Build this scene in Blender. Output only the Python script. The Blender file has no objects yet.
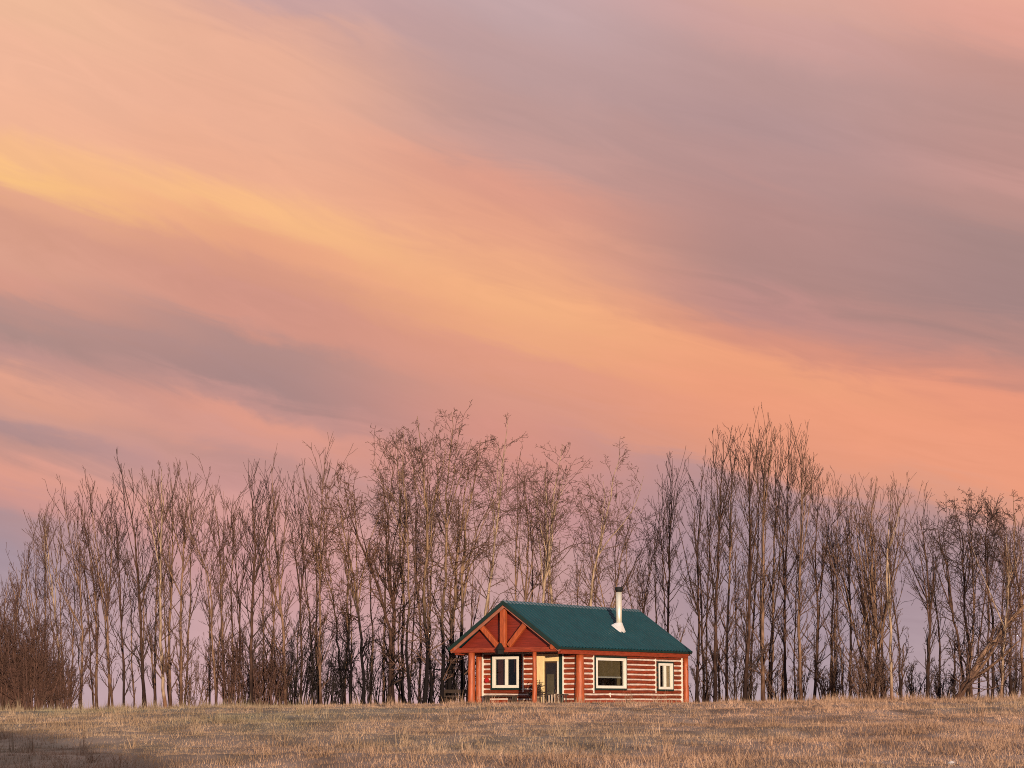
import bpy, math, random
import numpy as np
from mathutils import Vector

R = math.radians
rng = np.random.default_rng(7)
random.seed(7)
scene = bpy.context.scene
COL = scene.collection

# ------------------------------------------------------------------ camera
F = 2200.0                                   # focal length in pixels of a 1024 wide frame
TILT = math.atan(318.0 / F)
cam_d = bpy.data.cameras.new('camera')
cam = bpy.data.objects.new('camera', cam_d)
COL.objects.link(cam)
cam.location = (0, 0, 0)                     # eye height is z = 0
cam.rotation_euler = (math.pi / 2 + TILT, 0, 0)
cam_d.sensor_width = 36.0
cam_d.lens = F / 1024 * 36
cam_d.clip_start = 0.5
cam_d.clip_end = 20000
scene.camera = cam


def at(px, py, depth):
    """world point seen at a photo position, at distance depth in front of the eye"""
    a = (px - 512) / F
    b = (384 - py) / F
    c, s = math.cos(TILT), math.sin(TILT)
    d = np.array([a, c - b * s, s + b * c])
    return d * (depth / d[1])


# ------------------------------------------------------------------ ground height
def sstep(x, a, b):
    t = np.clip((x - a) / (b - a), 0, 1)
    return t * t * (3 - 2 * t)


def ground_z(x, y, rough=True):
    x = np.asarray(x, float); y = np.asarray(y, float)
    crest = np.interp(x, [-60, -22, -16, -10, 0, 8, 14, 23, 60], [-.9, -.46, -.37, -.24, -.13, -.11, -.05, .02, .15])
    base = -1.65 + (crest + 1.65) * np.clip(y / 92.0, -0.4, 1) ** 1.0
    base = np.where(y < 0, -1.65 + 0.01 * np.clip(y, -60, 0), base)
    base = base - 3.2 * sstep(y, 117, 190)
    base = base - .009 * np.clip(y - 125, 0, None)
    far = sstep(np.abs(x), 70, 300) * (1 - sstep(y, 100, 130))
    base = base * (1 - far) + (-3.0) * far
    # unseen knoll added behind the viewer to throw shade on the left field
    edge = 14 + 2.0 * np.sin(y * .3) + 1.2 * np.sin(y * .13 + 1)
    kn = 6.3 * np.exp(-((y + 34) / 13.0) ** 2) * (1 - sstep(x, edge - 9, edge + 4)) * sstep(x, -110, -60)
    kn = kn * (1 + .07 * np.sin(x * .35) + .05 * np.sin(x * .83 + 2))
    base = base + kn
    if rough:
        w = sstep(y, 5, 25) * (1 - sstep(y, 96, 101))
        u = x + y * .35
        base = base + w * (.055 * np.sin(y * .55 + .12 * x + 1.3 * np.sin(x * .11)) + .03 * np.sin(y * 1.15 - .21 * x + 2 * np.sin(x * .23 + .5))
                           + .02 * np.sin(x * .9 + y * .4) * np.sin(y * .31 + 2))
    return base


# ------------------------------------------------------------------ materials
def lin(c):
    return tuple(((v / 255) / 12.92 if v / 255 <= .04045 else ((v / 255 + .055) / 1.055) ** 2.4) for v in c)


def mat(name, col, rough=.7, var=.25, scale=3.0, stretch=(1, 1, 1), bump=0.0, bscale=None, metallic=0.0, col2=None, spec=.5, coord='Object'):
    m = bpy.data.materials.new(name)
    m.use_nodes = True
    nt = m.node_tree; N = nt.nodes; L = nt.links
    bs = N['Principled BSDF']
    bs.inputs['Roughness'].default_value = rough
    bs.inputs['Metallic'].default_value = metallic
    bs.inputs['Specular IOR Level'].default_value = spec
    tc = N.new('ShaderNodeTexCoord'); mp = N.new('ShaderNodeMapping')
    mp.inputs['Scale'].default_value = stretch
    L.new(tc.outputs[coord], mp.inputs[0])
    nz = N.new('ShaderNodeTexNoise'); nz.inputs['Scale'].default_value = scale; nz.inputs['Detail'].default_value = 6
    nz.inputs['Roughness'].default_value = .65
    L.new(mp.outputs[0], nz.inputs['Vector'])
    rp = N.new('ShaderNodeValToRGB')
    c1 = tuple(max(0, v * (1 - var)) for v in col)
    c2 = tuple(v * (1 + var) for v in col) if col2 is None else col2
    rp.color_ramp.elements[0].color = (*c1, 1); rp.color_ramp.elements[0].position = .32
    rp.color_ramp.elements[1].color = (*c2, 1); rp.color_ramp.elements[1].position = .68
    L.new(nz.outputs['Fac'], rp.inputs[0])
    L.new(rp.outputs[0], bs.inputs['Base Color'])
    if bump:
        bz = N.new('ShaderNodeTexNoise'); bz.inputs['Scale'].default_value = bscale or scale * 3; bz.inputs['Detail'].default_value = 5
        L.new(mp.outputs[0], bz.inputs['Vector'])
        bp = N.new('ShaderNodeBump'); bp.inputs['Strength'].default_value = bump; bp.inputs['Distance'].default_value = .02
        L.new(bz.outputs['Fac'], bp.inputs['Height']); L.new(bp.outputs[0], bs.inputs['Normal'])
    return m


M = {}
M['log'] = mat('red_log', (.27, .042, .014), .55, .45, 2.2, (1, 1, 6), .4)
def per_island(m, lo, hi):
    nt = m.node_tree; N = nt.nodes; L = nt.links; bs = N['Principled BSDF']; src = bs.inputs['Base Color'].links[0].from_socket
    ge = N.new('ShaderNodeNewGeometry'); mr = N.new('ShaderNodeMapRange'); mr.inputs['To Min'].default_value = lo; mr.inputs['To Max'].default_value = hi
    L.new(ge.outputs['Random Per Island'], mr.inputs[0]); mx = N.new('ShaderNodeVectorMath'); mx.operation = 'SCALE'
    L.new(src, mx.inputs[0]); L.new(mr.outputs[0], mx.inputs['Scale']); L.new(mx.outputs[0], bs.inputs['Base Color'])


per_island(M['log'], .6, 1.35)
M['chink'] = mat('chinking', (.68, .56, .51), .85, .25, 4, bump=.2)
M['post'] = mat('orange_post', (.39, .08, .024), .5, .35, 3, (5, 5, .7), .4)
M['beam'] = mat('red_beam', (.29, .045, .018), .5, .3, 3, (.8, .8, 5), .4)
M['gable'] = mat('gable_board', (.20, .022, .011), .55, .3, 3, (.5, 1, 7), .3)
M['rake'] = mat('rake_board', (.36, .13, .085), .6, .25, 3)
M['roof'] = mat('green_metal', (.004, .046, .060), .45, .18, 1.2, metallic=.0)
M['trimdark'] = mat('dark_green_trim', (.010, .028, .024), .5, .2, 3)
M['ridge'] = mat('ridge_metal', (.16, .22, .25), .4, .15, 3, metallic=.3)
M['white'] = mat('white_paint', (.84, .80, .72), .5, .06, 3)
M['cream'] = mat('cream_paint', (.88, .68, .36), .5, .12, 3, (2, 2, 1))
M['steel'] = mat('galvanised_steel', (.92, .86, .72), .38, .10, 4, (4, 4, 1), metallic=.5)
M['flash'] = mat('flashing_metal', (.80, .76, .74), .4, .12, 5, metallic=.15)
M['black'] = mat('black_metal', (.006, .006, .006), .8, .3, 5)
M['curtain'] = mat('dark_red_curtain', (.10, .02, .015), .9, .4, 5, (6, 6, .6))
M['blind'] = mat('olive_blind', (.26, .19, .09), .85, .15, 4)
M['paleblind'] = mat('pale_blind', (.75, .55, .32), .85, .1, 4)
M['interior'] = mat('interior_wood', (.16, .07, .03), .8, .3, 2)
M['deck'] = mat('deck_board', (.16, .09, .06), .8, .3, 3, (6, .6, 1))
M['oldwood'] = mat('weathered_wood', (.05, .032, .025), .85, .35, 5)
M['picket'] = mat('pale_picket', (.62, .48, .38), .8, .15, 5)
M['door'] = mat('door_brown', (.06, .03, .015), .5, .4, 3)
M['redpaint'] = mat('red_enamel', (.45, .02, .02), .4, .2, 5)
M['stone'] = mat('pale_stone', (.72, .64, .6), .8, .15, 5)


def glass_mat():
    m = bpy.data.materials.new('window_glass'); m.use_nodes = True
    nt = m.node_tree; N = nt.nodes; L = nt.links; N.clear()
    o = N.new('ShaderNodeOutputMaterial'); mx = N.new('ShaderNodeMixShader')
    t = N.new('ShaderNodeBsdfTransparent'); t.inputs[0].default_value = (.75, .76, .76, 1)
    g = N.new('ShaderNodeBsdfGlossy'); g.inputs['Roughness'].default_value = .03
    f = N.new('ShaderNodeFresnel'); f.inputs[0].default_value = 1.5
    ge = N.new('ShaderNodeNewGeometry'); iv = N.new('ShaderNodeMath'); iv.operation = 'SUBTRACT'; iv.inputs[0].default_value = 1; L.new(ge.outputs['Backfacing'], iv.inputs[1])
    ml = N.new('ShaderNodeMath'); ml.operation = 'MULTIPLY'; L.new(f.outputs[0], ml.inputs[0]); L.new(iv.outputs[0], ml.inputs[1])
    L.new(ml.outputs[0], mx.inputs[0]); L.new(t.outputs[0], mx.inputs[1]); L.new(g.outputs[0], mx.inputs[2]); L.new(mx.outputs[0], o.inputs[0])
    return m


M['glass'] = glass_mat()


def bark(name, col, dark, h0, h1):
    """bark: one colour above, blending to a darker one on the lowest metres"""
    m = bpy.data.materials.new(name); m.use_nodes = True
    nt = m.node_tree; N = nt.nodes; L = nt.links
    bs = N['Principled BSDF']; bs.inputs['Roughness'].default_value = .9; bs.inputs['Specular IOR Level'].default_value = .1
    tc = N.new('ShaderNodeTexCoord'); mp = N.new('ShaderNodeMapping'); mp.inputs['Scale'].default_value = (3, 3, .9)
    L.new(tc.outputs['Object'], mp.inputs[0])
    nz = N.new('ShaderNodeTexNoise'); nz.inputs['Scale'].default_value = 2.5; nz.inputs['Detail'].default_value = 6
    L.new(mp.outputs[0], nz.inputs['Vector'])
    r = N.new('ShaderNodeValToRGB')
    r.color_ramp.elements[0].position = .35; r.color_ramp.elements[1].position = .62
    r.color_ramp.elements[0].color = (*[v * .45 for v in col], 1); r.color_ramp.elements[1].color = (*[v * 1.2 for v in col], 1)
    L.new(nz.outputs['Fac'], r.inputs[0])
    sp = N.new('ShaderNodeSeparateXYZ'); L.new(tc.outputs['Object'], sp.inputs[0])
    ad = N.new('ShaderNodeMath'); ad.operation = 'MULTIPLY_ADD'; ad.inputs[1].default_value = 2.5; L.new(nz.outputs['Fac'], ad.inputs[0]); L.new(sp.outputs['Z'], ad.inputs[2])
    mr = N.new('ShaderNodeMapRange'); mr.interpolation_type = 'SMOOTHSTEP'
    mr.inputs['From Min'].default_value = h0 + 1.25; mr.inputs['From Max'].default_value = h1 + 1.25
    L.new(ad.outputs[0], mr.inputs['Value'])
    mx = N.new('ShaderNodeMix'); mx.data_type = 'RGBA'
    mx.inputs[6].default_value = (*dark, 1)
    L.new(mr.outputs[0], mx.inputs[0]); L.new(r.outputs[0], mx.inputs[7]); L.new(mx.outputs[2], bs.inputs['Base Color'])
    return m


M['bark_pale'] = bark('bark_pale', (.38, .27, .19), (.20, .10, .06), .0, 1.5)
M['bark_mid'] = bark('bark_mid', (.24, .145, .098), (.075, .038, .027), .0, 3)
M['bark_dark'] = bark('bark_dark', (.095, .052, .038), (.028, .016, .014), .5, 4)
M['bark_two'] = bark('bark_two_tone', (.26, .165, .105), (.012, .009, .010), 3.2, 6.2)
M['twig_mid'] = mat('twig_brown', (.13, .070, .050), .85, .35, 2)
M['twig_dark'] = mat('twig_dark', (.055, .030, .025), .85, .35, 2)
M['twig_red'] = mat('twig_red', (.10, .048, .036), .85, .35, 2)
M['twig_two'] = bark('twig_two_tone', (.17, .09, .06), (.012, .009, .010), 2.8, 6.2)
M['twig_blackish'] = mat('twig_blackish', (.020, .012, .012), .9, .35, 2)


# ------------------------------------------------------------------ mesh helpers
def tag(o, label=None, cat=None, group=None, kind=None):
    if label: o['label'] = label
    if cat: o['category'] = cat
    if group: o['group'] = group
    if kind: o['kind'] = kind
    return o


def empty(name, loc, rz=0.0):
    o = bpy.data.objects.new(name, None); COL.objects.link(o)
    o.location = loc; o.rotation_euler = (0, 0, rz)
    return o


def link_mesh(name, me, m=None, parent=None, smooth=False):
    if m is not None: me.materials.append(m)
    if smooth:
        me.polygons.foreach_set('use_smooth', np.ones(len(me.polygons), bool))
    o = bpy.data.objects.new(name, me); COL.objects.link(o)
    if parent is not None: o.parent = parent
    return o


class MB:
    def __init__(s): s.v = []; s.f = []
    def add(s, vs, fs):
        n = len(s.v); s.v += [tuple(map(float, p)) for p in vs]; s.f += [tuple(i + n for i in f) for f in fs]
        return s
    def box(s, a, b):
        (x0, y0, z0), (x1, y1, z1) = a, b
        return s.add([(x0, y0, z0), (x1, y0, z0), (x1, y1, z0), (x0, y1, z0), (x0, y0, z1), (x1, y0, z1), (x1, y1, z1), (x0, y1, z1)],
                     [(0, 3, 2, 1), (4, 5, 6, 7), (0, 1, 5, 4), (1, 2, 6, 5), (2, 3, 7, 6), (3, 0, 4, 7)])
    def bar(s, p, q, w, h, up=(0, 0, 1)):
        p, q, up = Vector(p), Vector(q), Vector(up)
        t = (q - p).normalized(); sd = t.cross(up).normalized(); u = sd.cross(t)
        vs = []
        for c in (p, q):
            for a, b in ((-1, -1), (1, -1), (1, 1), (-1, 1)):
                vs.append(c + sd * (a * w / 2) + u * (b * h / 2))
        return s.add(vs, [(0, 1, 2, 3)[::-1], (4, 5, 6, 7), (0, 1, 5, 4), (1, 2, 6, 5), (2, 3, 7, 6), (3, 0, 4, 7)])
    def tube(s, pts, rad, k=12, cap=True):
        pts = [Vector(p) for p in pts]; n = len(pts)
        t0 = (pts[-1] - pts[0]).normalized()
        ref = Vector((0, 0, 1)) if abs(t0.z) < .8 else Vector((1, 0, 0))
        vs = []
        for i, p in enumerate(pts):
            t = (pts[min(i + 1, n - 1)] - pts[max(i - 1, 0)]).normalized()
            a = t.cross(ref).normalized(); b = t.cross(a)
            r = rad[i] if hasattr(rad, '__len__') else rad
            for j in range(k):
                an = 2 * math.pi * j / k
                vs.append(p + a * (r * math.cos(an)) + b * (r * math.sin(an)))
        fs = [(i * k + j, i * k + (j + 1) % k, (i + 1) * k + (j + 1) % k, (i + 1) * k + j) for i in range(n - 1) for j in range(k)]
        if cap: fs += [tuple(range(k))[::-1], tuple((n - 1) * k + j for j in range(k))]
        return s.add(vs, fs)
    def build(s, name, m, parent=None, smooth=False, bevel=0.0):
        me = bpy.data.meshes.new(name); me.from_pydata(s.v, [], s.f); me.update()
        o = link_mesh(name, me, m, parent, smooth)
        if bevel:
            b = o.modifiers.new('bevel', 'BEVEL'); b.width = bevel; b.segments = 2; b.limit_method = 'ANGLE'
        return o


def np_mesh(name, verts, faces):
    """verts (n,3); faces (m,k) array of one polygon size"""
    me = bpy.data.meshes.new(name)
    k = faces.shape[1]
    me.vertices.add(len(verts)); me.vertices.foreach_set('co', np.ascontiguousarray(verts, dtype=np.float32).ravel())
    me.loops.add(faces.size); me.loops.foreach_set('vertex_index', np.ascontiguousarray(faces, dtype=np.int32).ravel())
    me.polygons.add(len(faces)); me.polygons.foreach_set('loop_start', np.arange(0, faces.size, k, dtype=np.int32))
    me.polygons.foreach_set('loop_total', np.full(len(faces), k, dtype=np.int32))
    me.update(calc_edges=True)
    return me


# ------------------------------------------------------------------ world: evening sky with lit cloud bands
W = bpy.data.worlds.new('World'); scene.world = W; W.use_nodes = True
SUN_AZ, SUN_EL = R(168), R(2.9)      # azimuth clockwise from +Y: behind the viewer, a little to the right
nt = W.node_tree; N = nt.nodes; L = nt.links; N.clear()


def mth(op, a, b=None, c=None, clamp=False):
    n = N.new('ShaderNodeMath'); n.operation = op; n.use_clamp = clamp
    for i, v in enumerate((a, b, c)):
        if v is None: continue
        if isinstance(v, (int, float)): n.inputs[i].default_value = v
        else: L.new(v, n.inputs[i])
    return n.outputs[0]


def ramp(fac, stops):
    n = N.new('ShaderNodeValToRGB'); cr = n.color_ramp; cr.interpolation = 'B_SPLINE' if False else 'EASE'
    while len(cr.elements) < len(stops): cr.elements.new(.5)
    for i, (p, c) in enumerate(stops):
        cr.elements[i].position = p; cr.elements[i].color = (*lin(c), 1)
    L.new(fac, n.inputs[0])
    return n.outputs[0]


tc = N.new('ShaderNodeTexCoord')
sep = N.new('ShaderNodeSeparateXYZ'); L.new(tc.outputs['Generated'], sep.inputs[0])
# compass position and height in the sky, in units of 1/2240 of a radian-like step
SX = mth('MULTIPLY_ADD', sep.outputs['X'], 2240.0, 512.0)
SY = mth('MULTIPLY_ADD', sep.outputs['Z'], -2240.0, 702.0)
# stretched warp, running along the bands
tilt = mth('MULTIPLY_ADD', sep.outputs['Z'], .75, .14)
zz = mth('MULTIPLY_ADD', sep.outputs['X'], tilt, sep.outputs['Z'])


def streak(sx, sz, scale, det, rough, dist):
    c = N.new('ShaderNodeCombineXYZ')
    L.new(mth('MULTIPLY', sep.outputs['X'], sx), c.inputs[0]); L.new(mth('MULTIPLY', sep.outputs['Y'], sx), c.inputs[1]); L.new(mth('MULTIPLY', zz, sz), c.inputs[2])
    n = N.new('ShaderNodeTexNoise'); n.inputs['Scale'].default_value = scale; n.inputs['Detail'].default_value = det
    n.inputs['Roughness'].default_value = rough; n.inputs['Distortion'].default_value = dist
    L.new(c.outputs[0], n.inputs['Vector']); return n


nA = streak(6, 18, 1.0, 5, .5, .5)
nB = streak(11, 60, 1.3, 8, .58, 1.6)
nC = streak(5, 11, 2.2, 7, .6, 1.0)
wA = mth('MULTIPLY', mth('SUBTRACT', nA.outputs['Fac'], .5), 30.0)
wB = mth('MULTIPLY', mth('SUBTRACT', nB.outputs['Fac'], .5), 38.0)
warp = mth('ADD', mth('ADD', wA, wB), mth('MULTIPLY', mth('SUBTRACT', nC.outputs['Fac'], .5), 44.0))
SLOPE = .25
T = mth('ADD', mth('MULTIPLY_ADD', SX, -SLOPE, SY), warp)
TN = mth('DIVIDE', mth('ADD', T, 300.0), 1050.0)       # sheared height -300..750 -> 0..1

cols = {   # x position: list of (y, colour)
    0: [(0, (238, 185, 153)), (64, (240, 182, 153)), (128, (240, 180, 149)), (160, (245, 186, 138)), (182, (250, 193, 131)), (205, (228, 166, 136)),
        (228, (214, 155, 133)), (262, (217, 158, 137)), (288, (214, 153, 135)), (312, (188, 143, 134)), (335, (172, 137, 132)), (356, (188, 143, 137)),
        (384, (222, 159, 137)), (405, (212, 155, 139)), (428, (176, 139, 138)), (448, (194, 145, 136)), (475, (221, 155, 138)), (500, (205, 148, 141)), (522, (176, 142, 146)), (560, (165, 143, 154)), (640, (181, 157, 164)), (720, (191, 165, 172))],
    256: [(-20, (200, 161, 161)), (0, (204, 163, 159)), (25, (222, 169, 151)), (64, (233, 175, 149)), (128, (234, 174, 147)), (180, (236, 173, 143)), (215, (247, 186, 133)),
          (245, (232, 164, 130)), (275, (214, 151, 129)), (300, (208, 147, 131)), (320, (210, 148, 132)), (350, (176, 137, 132)), (384, (170, 134, 132)), (402, (192, 143, 137)), (420, (220, 153, 135)),
          (440, (212, 151, 139)), (462, (192, 143, 138)), (485, (200, 147, 143)), (520, (212, 155, 149)), (560, (205, 153, 153)), (640, (206, 165, 167)), (720, (208, 171, 175))],
    512: [(-40, (200, 167, 170)), (0, (196, 165, 166)), (64, (190, 155, 153)), (110, (190, 151, 146)), (150, (198, 153, 145)), (190, (220, 155, 135)), (230, (228, 161, 133)), (270, (236, 169, 131)),
          (305, (242, 175, 129)), (335, (236, 167, 127)), (360, (222, 153, 129)), (400, (214, 149, 131)), (440, (212, 145, 131)), (470, (204, 143, 135)),
          (500, (200, 145, 143)), (550, (198, 153, 150)), (640, (196, 159, 160)), (720, (200, 165, 168))],
    768: [(-60, (225, 171, 156)), (0, (216, 167, 155)), (40, (205, 159, 153)), (80, (186, 149, 146)), (130, (180, 145, 144)), (170, (182, 143, 140)), (220, (182, 139, 134)),
          (270, (176, 135, 130)), (305, (190, 139, 133)), (335, (214, 145, 125)), (365, (236, 159, 123)), (400, (236, 156, 123)), (440, (231, 153, 123)), (468, (222, 151, 127)),
          (490, (180, 142, 144)), (520, (166, 140, 149)), (600, (163, 143, 155)), (720, (181, 161, 168))],
    1024: [(-60, (238, 175, 151)), (0, (238, 175, 151)), (45, (226, 163, 147)), (90, (194, 147, 138)), (130, (188, 145, 138)), (170, (188, 143, 136)), (200, (198, 149, 141)), (225, (184, 141, 134)),
           (260, (166, 133, 130)), (320, (164, 131, 129)), (355, (180, 135, 128)), (385, (206, 141, 125)), (410, (232, 151, 123)), (450, (235, 154, 123)), (490, (234, 155, 125)),
           (515, (218, 153, 131)), (540, (174, 142, 145)), (600, (170, 145, 154)), (720, (187, 163, 168))],
}
prev = None; px_prev = None
for xk in sorted(cols):
    st = [(min(1, max(0, (y - SLOPE * xk + 300) / 1050)), c) for y, c in cols[xk]]
    out = ramp(TN, st)
    if prev is None:
        prev = out
    else:
        mr = N.new('ShaderNodeMapRange'); mr.interpolation_type = 'SMOOTHSTEP'
        mr.inputs['From Min'].default_value = px_prev; mr.inputs['From Max'].default_value = xk
        L.new(SX, mr.inputs['Value'])
        mx = N.new('ShaderNodeMix'); mx.data_type = 'RGBA'
        L.new(mr.outputs[0], mx.inputs[0]); L.new(prev, mx.inputs[6]); L.new(out, mx.inputs[7])
        prev = mx.outputs[2]
    px_prev = xk
# wisps: a fine light and dark streaking inside the cloud
wv = mth('MULTIPLY_ADD', mth('SUBTRACT', nB.outputs['Fac'], .5), .15, 1.0)
hs = N.new('ShaderNodeMix'); hs.data_type = 'RGBA'; hs.blend_type = 'MULTIPLY'; hs.inputs[0].default_value = 1
cb = N.new('ShaderNodeCombineColor'); L.new(wv, cb.inputs[0]); L.new(wv, cb.inputs[1]); L.new(wv, cb.inputs[2])
L.new(prev, hs.inputs[6]); L.new(cb.outputs[0], hs.inputs[7])
zf = N.new('ShaderNodeMapRange'); zf.interpolation_type = 'SMOOTHSTEP'; zf.inputs['From Min'].default_value = .34; zf.inputs['From Max'].default_value = .72
L.new(sep.outputs['Z'], zf.inputs['Value'])
zm = N.new('ShaderNodeMix'); zm.data_type = 'RGBA'; bk = N.new('ShaderNodeMapRange'); bk.interpolation_type = 'SMOOTHSTEP'; bk.inputs['From Min'].default_value = .6; bk.inputs['From Max'].default_value = -.25; bk.inputs['To Max'].default_value = .8
L.new(sep.outputs['Y'], bk.inputs['Value']); L.new(mth('MAXIMUM', zf.outputs[0], bk.outputs[0]), zm.inputs[0]); L.new(hs.outputs[2], zm.inputs[6]); zm.inputs[7].default_value = (.34, .38, .48, 1)
sky = N.new('ShaderNodeTexSky'); sky.sky_type = 'NISHITA'; sky.sun_disc = False
sky.sun_elevation = SUN_EL; sky.sun_rotation = SUN_AZ
bg1 = N.new('ShaderNodeBackground'); bg1.inputs[1].default_value = .12; L.new(sky.outputs[0], bg1.inputs[0])
bg2 = N.new('ShaderNodeBackground'); bg2.inputs[1].default_value = 1.03; L.new(zm.outputs[2], bg2.inputs[0])
mxs = N.new('ShaderNodeMixShader'); mxs.inputs[0].default_value = .97
L.new(bg1.outputs[0], mxs.inputs[1]); L.new(bg2.outputs[0], mxs.inputs[2])
wo = N.new('ShaderNodeOutputWorld'); L.new(mxs.outputs[0], wo.inputs[0])

sd = bpy.data.lights.new('sun', 'SUN'); so = bpy.data.objects.new('sun', sd); COL.objects.link(so)
sd.energy = 4.7; sd.angle = R(.6); sd.color = (1.0, .77, .54)
to_sun = Vector((math.sin(SUN_AZ) * math.cos(SUN_EL), math.cos(SUN_AZ) * math.cos(SUN_EL), math.sin(SUN_EL)))
so.rotation_euler = to_sun.to_track_quat('Z', 'Y').to_euler()
so.location = (20, -60, 40)

# ------------------------------------------------------------------ ground sheet
def axis(lo, hi, step, out_lo, out_hi, g=1.18):
    mid = list(np.arange(lo, hi + step / 2, step)); a = []; s = step; x = lo
    while x > out_lo:
        s *= g; x -= s; a.append(x)
    b = []; s = step; x = hi
    while x < out_hi:
        s *= g; x += s; b.append(x)
    return np.array(a[::-1] + mid + b)


gx = axis(-34, 34, .3, -9000, 9000); gy = axis(24, 122, .3, -9000, 9000)
XX, YY = np.meshgrid(gx, gy)
ZZ = ground_z(XX, YY)
nearm = ((np.abs(XX) < 40) & (YY > 20) & (YY < 125))
ZZ = ZZ + nearm * rng.normal(0, .016, XX.shape)
gv = np.c_[XX.ravel(), YY.ravel(), ZZ.ravel()]
nx, ny = len(gx), len(gy)
idx = np.arange(nx * ny).reshape(ny, nx)
gf = np.c_[idx[:-1, :-1].ravel(), idx[:-1, 1:].ravel(), idx[1:, 1:].ravel(), idx[1:, :-1].ravel()]


def grass_color_nodes(m, gain, blades):
    nt = m.node_tree; N = nt.nodes; L = nt.links
    bs = N['Principled BSDF']; bs.inputs['Roughness'].default_value = .9; bs.inputs['Specular IOR Level'].default_value = .15
    ge = N.new('ShaderNodeNewGeometry')
    def noise(scale, st, det=5, dist=0.0):
        mp = N.new('ShaderNodeMapping'); mp.inputs['Scale'].default_value = st; L.new(ge.outputs['Position'], mp.inputs[0])
        n = N.new('ShaderNodeTexNoise'); n.inputs['Scale'].default_value = scale; n.inputs['Detail'].default_value = det; n.inputs['Distortion'].default_value = dist
        L.new(mp.outputs[0], n.inputs['Vector']); return n.outputs['Fac']
    def rampn(f, a, b, p0, p1):
        r = N.new('ShaderNodeValToRGB'); r.color_ramp.elements[0].position = p0; r.color_ramp.elements[1].position = p1
        r.color_ramp.elements[0].color = (*a, 1); r.color_ramp.elements[1].color = (*b, 1); L.new(f, r.inputs[0]); return r.outputs[0]
    g = gain
    straw = rampn(noise(.9, (1, .35, 1), 6, .5), (.28 * g, .175 * g, .118 * g), (.58 * g, .385 * g, .275 * g), .35, .66)
    mixn = N.new('ShaderNodeMix'); mixn.data_type = 'RGBA'
    big = noise(.06, (1, .45, 1), 4, .8)
    fm = rampn(big, (0, 0, 0), (1, 1, 1), .46, .60)
    # greener to the left: olive tone of the shaded ground painted into the colour
    sp = N.new('ShaderNodeSeparateXYZ'); L.new(ge.outputs['Position'], sp.inputs[0])
    def mm(op, a, b, clamp=False):
        n = N.new('ShaderNodeMath'); n.operation = op; n.use_clamp = clamp
        for i, v in enumerate((a, b)):
            if isinstance(v, (int, float)): n.inputs[i].default_value = v
            else: L.new(v, n.inputs[i])
        return n.outputs[0]
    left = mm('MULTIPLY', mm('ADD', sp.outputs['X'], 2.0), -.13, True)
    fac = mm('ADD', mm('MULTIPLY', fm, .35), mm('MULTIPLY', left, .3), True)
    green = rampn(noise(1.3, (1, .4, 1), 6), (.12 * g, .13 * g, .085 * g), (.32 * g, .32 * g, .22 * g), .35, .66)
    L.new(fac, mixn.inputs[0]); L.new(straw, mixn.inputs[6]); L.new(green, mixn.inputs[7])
    out = mixn.outputs[2]
    if blades:
        rr = rampn(ge.outputs['Random Per Island'], (.74, .69, .66), (1.17, 1.15, 1.13), 0, 1)
        m2 = N.new('ShaderNodeMix'); m2.data_type = 'RGBA'; m2.blend_type = 'MULTIPLY'; m2.inputs[0].default_value = 1
        L.new(out, m2.inputs[6]); L.new(rr, m2.inputs[7]); out = m2.outputs[2]
    L.new(out, bs.inputs['Base Color'])


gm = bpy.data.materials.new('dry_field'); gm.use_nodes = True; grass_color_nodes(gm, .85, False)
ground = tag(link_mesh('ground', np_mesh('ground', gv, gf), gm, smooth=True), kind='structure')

# ------------------------------------------------------------------ grass blades (nobody could count them)
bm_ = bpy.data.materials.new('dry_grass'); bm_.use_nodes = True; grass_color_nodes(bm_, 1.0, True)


def blades(n, xr, yr, h, w, lean, clump=0.0, tall=None, hfun=None, yw=1.0):
    """n single-triangle blades, clumped"""
    y = yr[0] + (yr[1] - yr[0]) * rng.random(n) ** yw
    sx = np.interp(y, [yr[0], yr[1]], [1, 1])
    half = y * (560 / F) + 2.5
    x = (rng.random(n) * 2 - 1) * half if xr is None else xr[0] + (xr[1] - xr[0]) * rng.random(n)
    if clump:
        k = max(1, int(n / 14)); ci = rng.integers(0, k, n)
        x = x[:k][ci] + rng.normal(0, clump, n); y = y[:k][ci] + rng.normal(0, clump, n)
        hs = rng.uniform(.5, 1.5, k)[ci]
    else:
        hs = np.ones(n)
    z = ground_z(x, y)
    H = h * hs * rng.uniform(.5, 1.3, n)
    if hfun is not None: H = H * hfun(x, y)
    a = rng.random(n) * 2 * np.pi; b = rng.random(n) * 2 * np.pi; le = lean * rng.uniform(.2, 1.3, n)
    tip = np.c_[x + H * np.sin(le) * np.cos(a), y + H * np.sin(le) * np.sin(a), z + H * np.cos(le) + .01]
    ww = w * rng.uniform(.6, 1.4, n) / 2
    p = np.c_[x - ww * np.cos(b), y - ww * np.sin(b), z - .03]; q = np.c_[x + ww * np.cos(b), y + ww * np.sin(b), z - .03]
    keep = ~((np.abs(x - 2.5) < 7.2) & (y > 99.0) & (y < 113))
    v = np.stack([p, q, tip], 1)[keep]
    return v.reshape(-1, 3)


def hmid(x, y):
    return .65 + .9 * np.clip(np.sin(x * .35 + 2 * np.sin(y * .12)) * np.sin(y * .28 + 1.7 * np.sin(x * .2)), -.2, 1)


def hcrest(x, y):
    # the fringe along the crest is taller at both sides than before the cabin
    k = np.interp(x, [-24, -14, -9, -4, 0, 7.5, 9, 16, 24], [.6, .8, .75, .6, .42, .42, .6, .75, .7])
    return k * (.6 + .8 * np.clip(np.sin(x * 1.1 + np.sin(x * .37) * 3), 0, 1))


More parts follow.
